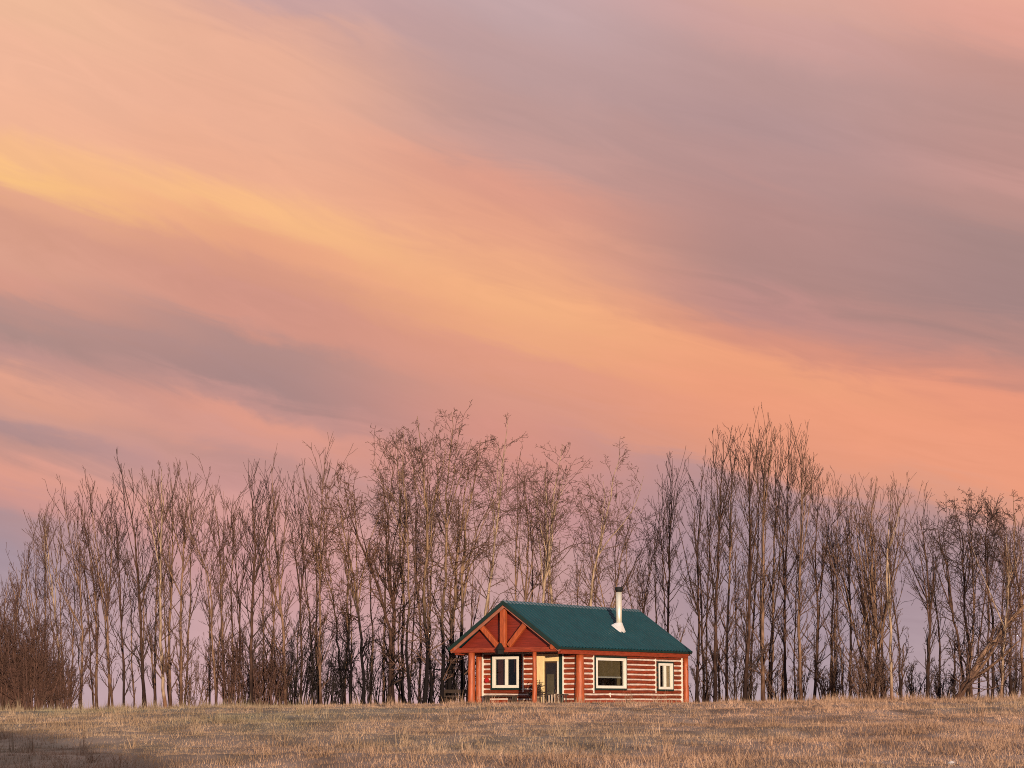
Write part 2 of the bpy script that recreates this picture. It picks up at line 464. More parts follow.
V = np.concatenate([
    blades(150000, None, (31, 62), .085, .016, 1.15, .0, yw=.85, hfun=hmid),
    blades(130000, None, (58, 100), .10, .026, 1.1, .0, hfun=hmid),
    blades(36000, None, (31, 98), .20, .018, .75, .10, hfun=hmid),
    blades(2600, None, (33, 96), .36, .016, .45, .07),
    blades(36000, None, (88, 99), .22, .02, .55, .12, hfun=hcrest),
    blades(20000, None, (99, 116), .42, .022, .45, .14, hfun=hcrest),
    blades(1500, None, (86, 99), .42, .02, .35, .10),
    blades(900, None, (40, 86), .42, .018, .4, .08),
    blades(6000, (9, 27), (96, 104), .34, .02, .4, .12, hfun=hcrest),
])
Fc = np.arange(len(V)).reshape(-1, 3)
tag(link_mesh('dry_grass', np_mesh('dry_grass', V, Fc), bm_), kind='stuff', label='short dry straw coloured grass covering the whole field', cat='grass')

# ------------------------------------------------------------------ cabin
PSI = .585
cabin = empty('log_cabin', (-.403, 100.0, 0), -PSI)
tag(cabin, 'small red log cabin with green metal roof and open front porch', 'cabin')
HW, LEN, HE, HR = 2.971, 12.12, 2.437, 4.507
UR, VF, VB = 2.65, 2.29, 12.0
Z0, ZT = -.10, 2.26
PITCH, LOGH = .232, .168


def wall(name, p0, axis_dir, out_dir, length, holes, z1=ZT):
    """a wall of stacked logs: chinked core with half-round logs proud of it; holes = (a0, a1, z0, z1) along the wall"""
    p0 = np.array(p0, float); ax = np.array(axis_dir, float); ou = np.array(out_dir, float)
    def P(a, o, z): q = p0 + ax * a + ou * o; return (q[0], q[1], z)
    def segs(za, zb):
        s = [(0.0, length)]
        for (h0, h1, hz0, hz1) in holes:
            if zb > hz0 + .005 and za < hz1 - .005:
                s2 = []
                for a, b in s:
                    if h1 <= a or h0 >= b: s2.append((a, b)); continue
                    if h0 > a: s2.append((a, h0))
                    if h1 < b: s2.append((h1, b))
                s = s2
        return s
    core = MB(); zs = sorted({Z0, z1, *[h[2] for h in holes], *[min(h[3], z1) for h in holes]})
    for za, zb in zip(zs[:-1], zs[1:]):
        for a, b in segs(za, zb):
            vs = [P(a, -.14, za), P(b, -.14, za), P(b, 0, za), P(a, 0, za), P(a, -.14, zb), P(b, -.14, zb), P(b, 0, zb), P(a, 0, zb)]
            core.add(vs, [(0, 3, 2, 1), (4, 5, 6, 7), (0, 1, 5, 4), (1, 2, 6, 5), (2, 3, 7, 6), (3, 0, 4, 7)])
    lg = MB(); z = Z0 + .02
    while z + LOGH <= z1 + .02:
        zc = z + LOGH / 2
        for a, b in segs(z + .02, z + LOGH - .02):
            n = max(2, int((b - a) / .7) + 1); prof = 7; vs = []
            ph = rng.random() * 6; lw = rng.uniform(.88, 1.06)
            for i in range(n + 1):
                t = a + (b - a) * i / n; wob = .006 * math.sin(t * 2.1 + ph) + rng.normal(0, .003)
                for j in range(prof):
                    an = math.pi * j / (prof - 1)
                    vs.append(P(t, .004 + .062 * math.sin(an) * (1 + wob * 4), zc + wob - (LOGH / 2 * lw) * math.cos(an)))
            fs = [(i * prof + j, (i + 1) * prof + j, (i + 1) * prof + j + 1, i * prof + j + 1) for i in range(n) for j in range(prof - 1)]
            fs += [tuple(range(prof))[::-1], tuple(n * prof + j for j in range(prof))]
            lg.add(vs, fs)
        z += PITCH
    w = core.build(name, M['chink'], cabin)
    lg.build('logs', M['log'], w, smooth=False)
    return w


FW = (-2.07, -.59, .64, 2.09)      # front window: u0 u1 z0 z1
FD = (.36, 1.76, -.06, 2.20)       # doorway with its trim
RW1 = (3.65, 6.36, .62, 2.02); RW2 = (9.40, 10.80, .60, 1.85)
wall('log_wall', (-2.75, VF, 0), (1, 0, 0), (0, -1, 0), 5.30, [(FW[0] + 2.75, FW[1] + 2.75, FW[2], FW[3]), (FD[0] + 2.75, FD[1] + 2.75, -1, FD[3])])
wall('log_wall', (UR - .05, VF + .12, 0), (0, 1, 0), (1, 0, 0), VB - VF - .12, [(RW1[0] - VF - .12, RW1[1] - VF - .12, RW1[2], RW1[3]), (RW2[0] - VF - .12, RW2[1] - VF - .12, RW2[2], RW2[3])])
wall('log_wall', (-UR, VF + .12, 0), (0, 1, 0), (-1, 0, 0), VB - VF - .12, [])
wall('log_wall', (-UR + .0, VB - .02, 0), (1, 0, 0), (0, 1, 0), 2 * UR - .06, [])

# roof: two ribbed metal sheets on a slab
TH = .05
sl = (HR - HE) / HW
for sgn in (1, -1):
    rb = MB(); ribw = .035; pitch = .2886; prof = []
    v = 0.0
    while v < LEN - .01:
        e = min(v + pitch, LEN)
        prof += [(v, 0), (max(v, e - .13), 0), (max(v, e - .10), .065), (max(v, e - .05), .065), (max(v, e - .02), 0)]
        v = e
    prof.append((LEN, 0))
    nseg = len(prof); vs = []
    nrm = Vector((sgn * sl, 0, 1)).normalized()
    for (vv, h) in prof:
        for (u, z) in ((0, HR), (sgn * (HW + .02), HE - .014)):
            vs.append((u + nrm.x * h, vv, z + nrm.z * h))
    for (vv, h) in ((0, 0), (LEN, 0)):
        for (u, z) in ((0, HR), (sgn * (HW + .02), HE - .014)):
            vs.append((u, vv, z - TH))
    fs = [(2 * i, 2 * i + 1, 2 * i + 3, 2 * i + 2) for i in range(nseg - 1)]
    b0 = 2 * nseg
    fs += [(b0, b0 + 2, b0 + 3, b0 + 1), (0, b0, b0 + 1, 1), (2 * nseg - 2, 2 * nseg - 1, b0 + 3, b0 + 2), (1, b0 + 1, b0 + 3, 2 * nseg - 1)]
    roofp = rb.add(vs, fs).build('roof', M['roof'], cabin)
    if sgn == 1:
        rc = MB()
        for s2 in (1, -1):
            n2 = Vector((s2 * sl, 0, 1)).normalized(); a = Vector((0, 0, HR + .055)); bb = Vector((s2 * .17, 0, HR + .055 - .17 * sl))
            rc.add([(a.x, -.03, a.z), (bb.x, -.03, bb.z), (bb.x, LEN + .03, bb.z), (a.x, LEN + .03, a.z),
                    (a.x, -.03, a.z - .02), (bb.x, -.03, bb.z - .02), (bb.x, LEN + .03, bb.z - .02), (a.x, LEN + .03, a.z - .02)],
                   [(0, 1, 2, 3), (4, 7, 6, 5), (0, 4, 5, 1), (2, 6, 7, 3), (1, 5, 6, 2)])
        rc.build('ridge_cap', M['ridge'], roofp)
    # dark rake edges front and back, dark eave drip and reddish rake board
    for vv in (-.035, LEN + .005):
        e = MB().bar((0, vv + .015, HR - .045), (sgn * (HW + .04), vv + .015, HE - .045 - .028), .03, .16, (0, 0, 1))
        e.build('rake_trim', M['trimdark'], roofp)
    e = MB().box((sgn * HW + (.022 if sgn > 0 else -.05), 0.0, HE - .11), (sgn * HW + (.05 if sgn > 0 else -.022), LEN, HE - .018)); e.build('eave_trim', M['trimdark'], roofp)
    rk = MB().bar((0, .10, HR - .20), (sgn * (HW - .02), .10, HE - .19 + .02), .05, .13); rk.build('rake_board', M['rake'], cabin)
    rk = MB().bar((0, LEN - .12, HR - .20), (sgn * (HW - .02), LEN - .12, HE - .19 + .02), .05, .13); rk.build('rake_board', M['rake'], cabin)

# eave beams along both sides, far gable, porch ceiling
for s in (1, -1):
    MB().box((s * 2.80 - .10, .34, 2.13), (s * 2.80 + .10, LEN - .15, 2.385)).build('eave_beam', M['beam'], cabin, bevel=.02)
MB().bar((-2.92, .25, 2.335), (2.92, .25, 2.335), .22, .22).build('tie_beam', M['beam'], cabin, bevel=.03)
for (vv, d) in ((.46, .04), (VB + .05, .04)):
    g = MB(); hw = HW - .26; zt = HR - .15 - .0
    zb = 2.22; zs = zb
    g.add([(-hw + .02, vv, zs + .03), (hw - .02, vv, zs + .03), (hw - .02, vv, 2.40), (0, vv, HR - .08), (-hw + .02, vv, 2.40),
           (-hw + .02, vv + d, zs + .03), (hw - .02, vv + d, zs + .03), (hw - .02, vv + d, 2.40), (0, vv + d, HR - .08), (-hw + .02, vv + d, 2.40)],
          [(0, 1, 2, 3, 4), (9, 8, 7, 6, 5), (0, 5, 6, 1), (1, 6, 7, 2), (2, 7, 8, 3), (3, 8, 9, 4), (4, 9, 5, 0)])
    g.build('gable_panel', M['gable'], cabin)
MB().box((-2.68, .52, 2.27), (2.68, VB - .15, 2.31)).build('porch_ceiling', M['gable'], cabin)
# truss timbers
MB().bar((-.14, .24, 2.44), (-.14, .24, 4.18), .20, .30, (1, 0, 0)).build('king_post', M['post'], cabin, bevel=.03)
MB().bar((-.42, .26, 2.48), (-1.48, .26, 3.52), .17, .24, (1, 0, 1)).build('truss_strut', M['post'], cabin, bevel=.03)
MB().bar((.14, .26, 2.50), (1.06, .26, 3.50), .17, .24, (-1, 0, 1)).build('truss_strut', M['post'], cabin, bevel=.03)
# purlin ends showing at the eaves
for u, z in ((-2.86, 2.47), (2.62, 2.50)):
    MB().tube([(u, -.01, z - .06), (u, .5, z - .06)], .12, 12).build('purlin', M['post'], cabin)
# posts
def post(u, v, r, zt=2.225, seed=0):
    rr = random.Random(seed); z0 = -.25
    pts = [(u + rr.uniform(-.008, .008), v + rr.uniform(-.008, .008), z0 + (zt - z0) * i / 6) for i in range(7)]
    rad = [r * (1.12 - .03 * i + rr.uniform(-.02, .02)) for i in range(7)]
    return MB().tube(pts, rad, 14).build('post', M['post'], cabin, smooth=True)
post(-1.90, .25, .158, 2.225, 1); post(1.53, .25, .10, 2.225, 2)
post(-2.86, VF - .02, .16, 2.26, 3); post(UR + .01, VF - .02, .20, 2.13, 4)
post(UR + .07, VB + .02, .13, 2.13, 5); post(-UR - .05, VB + .02, .13, 2.13, 6)
# white caulk trim boards at corners and openings
def trim(a, b): return MB().box(a, b).build('corner_trim', M['white'], cabin)
trim((-2.665, VF - .085, Z0), (-2.575, VF - .005, 2.2)); trim((1.765, VF - .085, Z0), (1.825, VF - .005, 2.2))
trim((-.40, VF - .085, .45), (-.345, VF - .005, 2.2))
trim((UR - .045, 11.68, Z0), (UR + .035, 11.78, 2.12)); trim((UR - .045, RW1[0] - .22, .40), (UR + .03, RW1[0] - .15, 2.1))
trim((UR - .045, RW2[0] - .26, .42), (UR + .025, RW2[0] - .20, 2.05)); trim((UR - .045, 4.9, .22), (UR + .02, 4.97, .42))
# porch deck
MB().box((-2.6, .05, -.22), (2.62, VF - .1, -.08)).build('porch_deck', M['deck'], cabin)


def window(a0, a1, z0, z1, side, mull=None, fr=.09, case=.085):
    """side 'f' = front wall (faces -v), 'r' = right wall (faces +u)"""
    def bx(mb, a, b, o0, o1, za, zb):
        if side == 'f': mb.box((a, VF - o1, za), (b, VF - o0, zb))
        else: mb.box((UR - .05 + o0, a, za), (UR - .05 + o1, b, zb))
        return mb
    c = MB()
    for (p, q, r, s) in ((a0 - case, a0, z0 - case, z1 + case), (a1, a1 + case, z0 - case, z1 + case), (a0, a1, z0 - case, z0), (a0, a1, z1, z1 + case)):
        bx(c, p, q, -.10, .090, r, s)
    win = c.build('window', M['trimdark'], cabin)
    f = MB()
    for (p, q, r, s) in ((a0, a0 + fr, z0, z1), (a1 - fr, a1, z0, z1), (a0 + fr, a1 - fr, z0, z0 + fr), (a0 + fr, a1 - fr, z1 - fr, z1)):
        bx(f, p + .002, q - .002, -.05, .105, r + .002, s - .002)
    if mull: bx(f, mull - fr * .45, mull + fr * .45, -.05, .098, z0 + fr, z1 - fr)
    f.build('frame', M['white'], win, bevel=.008)
    g = MB(); bx(g, a0 + fr - .01, a1 - fr + .01, .000, .008, z0 + fr - .01, z1 - fr + .01); g.build('pane', M['glass'], win)
    return win, bx


w1, bx = window(*FW[:2], *FW[2:], 'f', mull=-1.31, fr=.135)
c = MB(); bx(c, -1.9, -1.42, -.16, -.12, .75, 2.0); c.build('curtain', M['curtain'], w1)
c = MB(); bx(c, -.98, -.73, -.16, -.12, 1.35, 2.0); bx(c, -.98, -.73, -.115, -.10, 1.36, 1.41); c.build('curtain', M['curtain'], w1)
w2, bx = window(RW1[0], RW1[1], RW1[2], RW1[3], 'r', fr=.13)
c = MB(); bx(c, RW1[0] + .1, RW1[1] - .35, -.12, -.10, 1.18, 1.95); c.build('blind', M['blind'], w2)
c = MB(); bx(c, RW1[0] + .1, RW1[1] - .1, -.16, -.135, 1.10, 1.17); c.build('blind_rail', M['white'], w2)
c = MB(); bx(c, RW1[1] - .40, RW1[1] - .12, -.20, -.17, .7, 1.95); c.build('curtain', M['blind'], w2)
w3, bx = window(RW2[0], RW2[1], RW2[2], RW2[3], 'r', mull=10.08, fr=.125)
c = MB(); bx(c, 10.15, 10.72, -.12, -.10, .68, 1.8); c.build('blind', M['paleblind'], w3)
c = MB(); bx(c, 9.5, 9.98, -.14, -.12, .68, 1.8); c.build('curtain', M['curtain'], w3)

# door: wide cream jamb and head, dark glazed leaf
jm = MB().box((FD[0], VF - .12, -.06), (FD[0] + .42, VF - .01, 2.18)).box((FD[0] + .42, VF - .12, 1.84), (1.56, VF - .01, 2.18))
doorp = jm.build('door', M['cream'], cabin, bevel=.01)
MB().box((.80, VF - .06, -.06), (1.50, VF + .0, 1.835)).build('leaf', M['door'], doorp)
MB().box((.87, VF - .075, .05), (1.42, VF - .062, 1.76)).build('pane', M['glass'], doorp)
MB().box((.93, VF - .0615, .15), (1.31, VF - .0605, 1.25)).build('door_curtain', M['blind'], doorp)
MB().box((1.50, VF - .11, -.06), (1.56, VF - .01, 1.835)).build('jamb', M['white'], doorp)
MB().box((1.565, VF - .07, -.06), (1.76, VF - .0, 2.18)).build('side_panel', M['trimdark'], doorp)
MB().tube([(1.45, VF - .13, .95), (1.45, VF - .13, 1.05)], .02, 8).build('handle', M['black'], doorp)

# stove pipe through the right roof slope
UP, VP = 1.52, 7.68
zr = HR - sl * UP
pp = MB().tube([(UP, VP, zr - .3), (UP, VP, 5.20)], .145, 16).build('stovepipe', M['steel'], cabin, smooth=True)
MB().tube([(UP, VP, 5.202), (UP, VP, 5.28)], .12, 14).tube([(UP, VP, 5.28), (UP, VP, 5.31), (UP, VP, 5.43), (UP, VP, 5.46)], [.20, .20, .18, .07], 16).build('cap', M['black'], pp)
n2 = Vector((sl, 0, 1)).normalized()
# cricket-shaped flashing: cone skirt over a plate that follows the slope
fl = MB()
def onr(u, v, h=.035): return (u + n2.x * h, v, HR - sl * u + n2.z * h)
k = 18; vs = [];
for j in range(k):
    an = 2 * math.pi * j / k
    du, dv = math.cos(an), math.sin(an)
    sc_ = 1 / max(abs(du), abs(dv)) ** .7
    vs.append(onr(UP + .03 + du * .34 * sc_ * .8, VP - .12 + dv * .42 * sc_ * .8))
for j in range(k):
    an = 2 * math.pi * j / k; vs.append((UP + .155 * math.cos(an), VP + .155 * math.sin(an), zr + .30))
fs = [(j, (j + 1) % k, k + (j + 1) % k, k + j) for j in range(k)] + [tuple(range(k))[::-1]]
fl.add(vs, fs).build('flashing', M['flash'], pp)

# ------------------------------------------------------------------ small things at the porch
def cab(u, v, z=0.0):
    c, s = math.cos(PSI), math.sin(PSI)
    return (-.403 + u * c + v * s, 100.0 - u * s + v * c, z)


lan = empty('porch_lantern', cab(-.22, .10, 2.20), -PSI)
tag(lan, 'black iron lantern fixed where the gable timbers of the porch meet', 'lantern')
MB().tube([(0, 0, .14), (0, 0, .24), (0, 0, .44)], [.27, .17, .05], 10).build('hood', M['black'], lan)
MB().tube([(0, 0, -.06), (0, 0, .13)], [.15, .22], 8).build('body', M['black'], lan)
MB().bar((0, .0, .38), (0, .13, .38), .05, .05).build('bracket', M['black'], lan)

orn = tag(MB().tube([(0, -.01, 0), (0, -.07, 0)], .11, 14).tube([(0, -.005, .1), (0, -.03, .2)], .015, 6).build('wall_ornament', M['redpaint'], None),
          'small round red ornament hung on the logs left of the porch window', 'ornament')
orn.location = cab(-2.36, VF - .075, 1.0); orn.rotation_euler = (0, 0, -PSI)

# low picket rail in front of the door
rail = empty('porch_railing', cab(.90, 1.30, -.08), -PSI)
tag(rail, 'low dark railing with a few pale pickets in front of the door', 'railing')
MB().bar((-.2, 0, .42), (1.75, 0, .40), .05, .06).build('rail', M['oldwood'], rail)
for i in range(13):
    u = -.15 + i * .15
    pale = i in (2, 4, 6, 7, 8)
    MB().box((u - .03, -.035 - .01, -.1), (u + .03, -.028, .38 + .03 * (i % 3))).build('picket', M['picket'] if pale else M['oldwood'], rail)

bench = empty('garden_bench', cab(-3.55, 1.2, -.15), -PSI)
tag(bench, 'dark low wooden bench on the grass left of the porch posts', 'bench')
MB().box((-.75, -.2, .38), (.75, .2, .44)).build('seat', M['oldwood'], bench)
MB().box((-.75, .18, .56), (.75, .22, .72)).build('backrest', M['oldwood'], bench)
for a in (-.65, .65):
    for b in (-.16, .16):
        MB().box((a - .04, b - .04, -.1), (a + .04, b + .04, .378 if b < 0 else .72)).build('leg', M['oldwood'], bench)
bench2 = empty('porch_bench', cab(-1.45, VF - .45, -.08), -PSI)
tag(bench2, 'low dark bench under the porch window', 'bench')
MB().box((-.75, -.17, .32), (.95, .17, .38)).build('seat', M['oldwood'], bench2)
for a in (-.65, .85):
    MB().box((a - .05, -.15, 0), (a + .05, .15, .318)).build('leg', M['oldwood'], bench2)

st = MB(); vs = []
rr = random.Random(4)
for i in range(5):
    for j in range(8):
        th = math.pi * (i + .5) / 5; ph = 2 * math.pi * j / 8; r = .05 * rr.uniform(.75, 1.2)
        vs.append((1.3 * r * math.sin(th) * math.cos(ph), r * math.sin(th) * math.sin(ph), .7 * r * math.cos(th)))
fs = [(i * 8 + j, i * 8 + (j + 1) % 8, (i + 1) * 8 + (j + 1) % 8, (i + 1) * 8 + j) for i in range(4) for j in range(8)] + [tuple(range(8))[::-1], tuple(32 + j for j in range(8))]
sto = tag(st.add(vs, fs).build('stone', M['stone']), 'small white stone lying in the grass near the right corner', 'stone')
p = at(951, 760, 36.3); sto.location = (p[0], 36.3, float(ground_z(p[0], 36.3)) + .06)


# ------------------------------------------------------------------ trees
def tubes(P, rad, k):
    """P (B,n,3) polylines, rad (B,n) -> verts, quads"""
    B, n, _ = P.shape
    T = np.empty_like(P); T[:, 1:-1] = P[:, 2:] - P[:, :-2]; T[:, 0] = P[:, 1] - P[:, 0]; T[:, -1] = P[:, -1] - P[:, -2]
    T /= np.linalg.norm(T, axis=2, keepdims=True) + 1e-9
    ov = P[:, -1] - P[:, 0]; ref = np.zeros_like(ov); ax = np.argmin(np.abs(ov), axis=1); ref[np.arange(B), ax] = 1
    A = np.cross(T, ref[:, None, :]); A /= np.linalg.norm(A, axis=2, keepdims=True) + 1e-9
    Bn = np.cross(T, A)
    an = 2 * np.pi * np.arange(k) / k
    V = P[:, :, None, :] + rad[:, :, None, None] * (A[:, :, None, :] * np.cos(an)[None, None, :, None] + Bn[:, :, None, :] * np.sin(an)[None, None, :, None])
    idx = np.arange(B * n * k).reshape(B, n, k)
    a = idx[:, :-1, :]; b = idx[:, 1:, :]
    Fq = np.stack([a, np.roll(a, -1, 2), np.roll(b, -1, 2), b], -1).reshape(-1, 4)
    return V.reshape(-1, 3), Fq


class TubeSet:
    def __init__(s): s.V = []; s.F = []; s.n = 0
    def add(s, P, rad, k):
        v, f = tubes(P, rad, k); s.V.append(v); s.F.append(f + s.n); s.n += len(v)
    def build(s, name, m, parent, smooth=False):
        return link_mesh(name, np_mesh(name, np.concatenate(s.V), np.concatenate(s.F)), m, parent, smooth)


def unit(a): return a / (np.linalg.norm(a, axis=-1, keepdims=True) + 1e-9)


def grow(rg, starts, dirs, lens, n, up, wander, droop=0.0):
    """grow B branches of n points, turning towards the sky by up per step with random wander"""
    B = len(starts); P = np.empty((B, n, 3)); P[:, 0] = starts; d = dirs.copy(); step = lens / (n - 1)
    for i in range(1, n):
        d = d + rg.normal(0, wander, (B, 3)); d[:, 2] += up
        d = unit(d); P[:, i] = P[:, i - 1] + d * step[:, None]
    return P


def spawn(rg, P, rad, cnt, f0, f1, ang, lrel, lmin):
    """pick cnt start points per parent, with directions at angle ang from the parent"""
    B, n, _ = P.shape
    f = f0 + (f1 - f0) * rg.random((B, cnt)); x = f * (n - 1); i = np.clip(x.astype(int), 0, n - 2); t = (x - i)[..., None]
    bi = np.arange(B)[:, None]
    S = P[bi, i] * (1 - t) + P[bi, i + 1] * t
    D = unit(P[bi, i + 1] - P[bi, i])
    r = rad[bi, i] * (1 - t[..., 0]) + rad[bi, i + 1] * t[..., 0]
    rnd = unit(np.cross(D, unit(rg.normal(0, 1, D.shape))))
    a = rg.normal(ang, .18, (B, cnt))[..., None]
    d = D * np.cos(a) + rnd * np.sin(a)
    ln = np.linalg.norm(P[:, -1] - P[:, 0], axis=1)[:, None] * lrel * rg.uniform(.55, 1.25, (B, cnt)) * (1.15 - .5 * f)
    return S.reshape(-1, 3), d.reshape(-1, 3), np.maximum(ln, lmin).ravel(), r.ravel()


TW = .0082


def make_tree(seed, ctrl, depth, wpx, style='up', barkm='bark_mid', twigm='twig_mid', label='', dens=1.0, spread=1.0, group=None, name=None, forks=None, low=.07):
    """ctrl: photo positions from the foot to the top; wpx: trunk width at the foot"""
    rg = np.random.default_rng(seed)
    C = [at(px, py, depth) for px, py in ctrl]
    bx_, by_ = C[0][0], depth
    zb = float(ground_z(bx_, by_)) - .15
    C[0] = np.array([bx_, by_, zb])
    top = C[-1][2]; H = top - zb
    root = empty(name or 'bare_tree', (bx_, by_, zb))
    tag(root, label, 'tree', group)
    C[-1] = C[-1] * [1, 1, .985] - [0, 0, .12 if style == 'crook' else .35]
    C = np.array(C) - np.array([bx_, by_, zb])
    # smooth resample of the trunk line
    s = np.r_[0, np.cumsum(np.linalg.norm(np.diff(C, axis=0), axis=1))]; s /= s[-1]
    n = 22; tt = np.linspace(0, 1, n)
    tr = np.stack([np.interp(tt, s, C[:, i]) for i in range(3)], 1)
    for _ in range(2): tr[1:-1] = (tr[:-2] + 2 * tr[1:-1] + tr[2:]) / 4
    wob = .022 if style in ('up', 'thin') else .05
    noise = np.cumsum(rg.normal(0, wob, (n, 3)), 0); noise -= tt[:, None] * noise[-1]; noise[:, 2] = 0; noise[:, 1] += rg.normal(0, .6) * tt * (1 - .3 * tt)
    tr = tr + noise
    r0 = max(wpx / 2 * depth / F, .03)
    rad = r0 * (1 - tt) ** .9 * (.90) + r0 * .09; rad[0] *= 1.25; rad[1] *= 1.06
    rad = rad * (1 + rg.normal(0, .03, n))
    ts = TubeSet(); ts.add(tr[None], rad[None], 8)
    # extra leaders
    leaders = [(tr, rad)]
    nl = {'up': rg.integers(3, 6), 'crook': rg.integers(3, 6), 'fan': 8, 'thin': rg.integers(1, 3)}[style] if forks is None else forks
    for _ in range(int(nl)):
        f = rg.uniform(.4, .8) if style != 'fan' else rg.uniform(.12, .5)
        i = int(f * (n - 1)); D = unit(tr[i + 1] - tr[i]); a = rg.uniform(.18, .42); an = rg.random() * 2 * np.pi
        d = unit(D + np.array([math.cos(an), math.sin(an) * .6, 0]) * math.tan(a))
        ln = (1 - f) * H * rg.uniform(.66, .93)
        P = grow(rg, tr[i][None], d[None], np.array([ln]), 12, .05 if style != 'crook' else .03, .035 if style != 'crook' else .085)
        rr_ = np.linspace(rad[i] * .72, rad[-1] * .9, 12)
        ts.add(P, rr_[None], 6); leaders.append((P[0], rr_))
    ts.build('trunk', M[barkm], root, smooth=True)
    cs = TubeSet()
    for li, (lp, lr) in enumerate(leaders):
        Hl = np.linalg.norm(lp[-1] - lp[0])
        base = {'up': 2.6, 'crook': 2.4, 'fan': 2.2, 'thin': 2.2}[style]
        cnt = max(5, int(base * Hl * dens * (1 if li == 0 else .55)))
        f0 = low if li == 0 else .08
        S, d, _, rr_ = spawn(rg, lp[None], lr[None], cnt, f0, .985, {'up': .62, 'crook': .88, 'fan': .60, 'thin': .62}[style], .1, .1)
        if style != 'crook':                                   # the top shoots stand more upright
            k_ = np.clip((S[:, 2:3] / H - .55) / .4, 0, 1); d = unit(d * (1 - .45 * k_) + np.array([0, 0, .45]) * k_)
        hf = (S[:, 2]) / H                                     # 0 foot .. 1 top
        kp = rg.random(len(S)) < np.interp(hf, [0, .7, 1], [1, 1, .5 if style != 'crook' else .8]); kp[:2] = True
        S, d, rr_, hf = S[kp], d[kp], rr_[kp], hf[kp]
        ln = spread * np.interp(hf, [0, .2, .45, .7, .9, 1], {'up': [1.3, 1.9, 2.2, 2.1, 1.7, 1.1], 'crook': [1.3, 1.9, 2.5, 2.3, 1.3, .5], 'fan': [1.3, 1.9, 2.1, 2.0, 1.5, .9], 'thin': [1.0, 1.4, 1.6, 1.6, 1.4, 1.0]}[style]) * rg.uniform(.35, 1.25, len(S))
        ln = ln * min(1, H / 11 + .1)
        upk = {'up': .09, 'crook': .05, 'fan': .09, 'thin': .09}[style]; wd = {'up': .06, 'crook': .17, 'fan': .065, 'thin': .065}[style]
        P1 = grow(rg, S, d, ln, 7, upk, wd)
        R1 = np.clip(rr_ * .42, .013, .045)[:, None] * np.linspace(1, .35, 7)[None]; R1 = np.maximum(R1, TW)
        cs.add(P1, R1, 4)
        S, d, l2, rr2 = spawn(rg, P1, R1, 5 if style != 'thin' else 4, .15, .97, .52 if style != 'crook' else .85, .42, .2)
        if style != 'crook':
            kp = rg.random(len(S)) < np.interp(S[:, 2] / H, [.6, .95], [1, .5]); kp[:2] = True
            S, d, l2, rr2 = S[kp], d[kp], l2[kp], rr2[kp]
        P2 = grow(rg, S, d, l2, 5, upk * .9, wd * 1.15)
        R2 = np.maximum(np.minimum(rr2, .02)[:, None] * np.linspace(.85, .4, 5)[None], TW); cs.add(P2, R2, 3)
        S, d, l3, rr3 = spawn(rg, P2, R2, 2 if style != 'crook' else 3, .25, 1.0, .6 if style != 'crook' else .9, .42, .12)
        P3 = grow(rg, S, d, l3, 3, upk, wd * 1.3)
        if style != 'crook':
            kp = rg.random(len(S)) < np.interp(S[:, 2] / H, [.55, .9], [1, .3]); kp[:2] = True
            P3 = P3[kp]; S = S[kp]
        R3 = np.full((len(S), 3), TW * .9); R3[:, -1] = TW * (.6 if style != 'crook' else 1.5); cs.add(P3, R3, 3)
    cs.build('crown', M[twigm], root)
    return root


def make_shrub(seed, px, ytop, depth, wid, stems, twigm, label, name='bare_shrub', group=None, lean=.25, dens=1.0):
    rg = np.random.default_rng(seed)
    p = at(px, 700, depth); zb = float(ground_z(p[0], depth)) - .1
    H = at(px, ytop, depth)[2] - zb
    root = empty(name, (p[0], depth, zb)); tag(root, label, 'shrub', group)
    B = stems; wm = wid / 2 * depth / F
    S = np.c_[rg.uniform(-.7, .7, B) * wm, rg.uniform(-.6, .6, B) * wm, np.zeros(B)]
    d = unit(np.c_[S[:, 0] / wm * lean + rg.normal(0, .13, B), rg.normal(0, .15, B), np.ones(B)])
    P = grow(rg, S, d, H * rg.uniform(.5, 1.05, B) * (1 - .25 * np.abs(S[:, 0] / wm)), 9, .02, .07)
    R0 = rg.uniform(.016, .04, B)[:, None] * np.linspace(1, .25, 9)[None]; R0 = np.maximum(R0, TW)
    ts = TubeSet(); ts.add(P, R0, 5); ts.build('stems', M[twigm], root)
    cs = TubeSet()
    S, d, l, r = spawn(rg, P, R0, int(9 * dens), .12, .97, .6, .26, .3)
    P1 = grow(rg, S, d, l, 5, .10, .14); R1 = np.maximum(np.minimum(r, .014)[:, None] * np.linspace(.8, .5, 5)[None], TW); cs.add(P1, R1, 3)
    S, d, l, r = spawn(rg, P1, R1, 4, .15, 1, .6, .5, .15)
    P2 = grow(rg, S, d, l, 3, .08, .2); cs.add(P2, np.full((len(S), 3), TW * .9), 3)
    cs.build('twigs', M[twigm], root)
    return root


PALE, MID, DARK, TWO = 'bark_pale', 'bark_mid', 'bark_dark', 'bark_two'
tm, td, tr_, t2 = 'twig_mid', 'twig_dark', 'twig_red', 'twig_two'
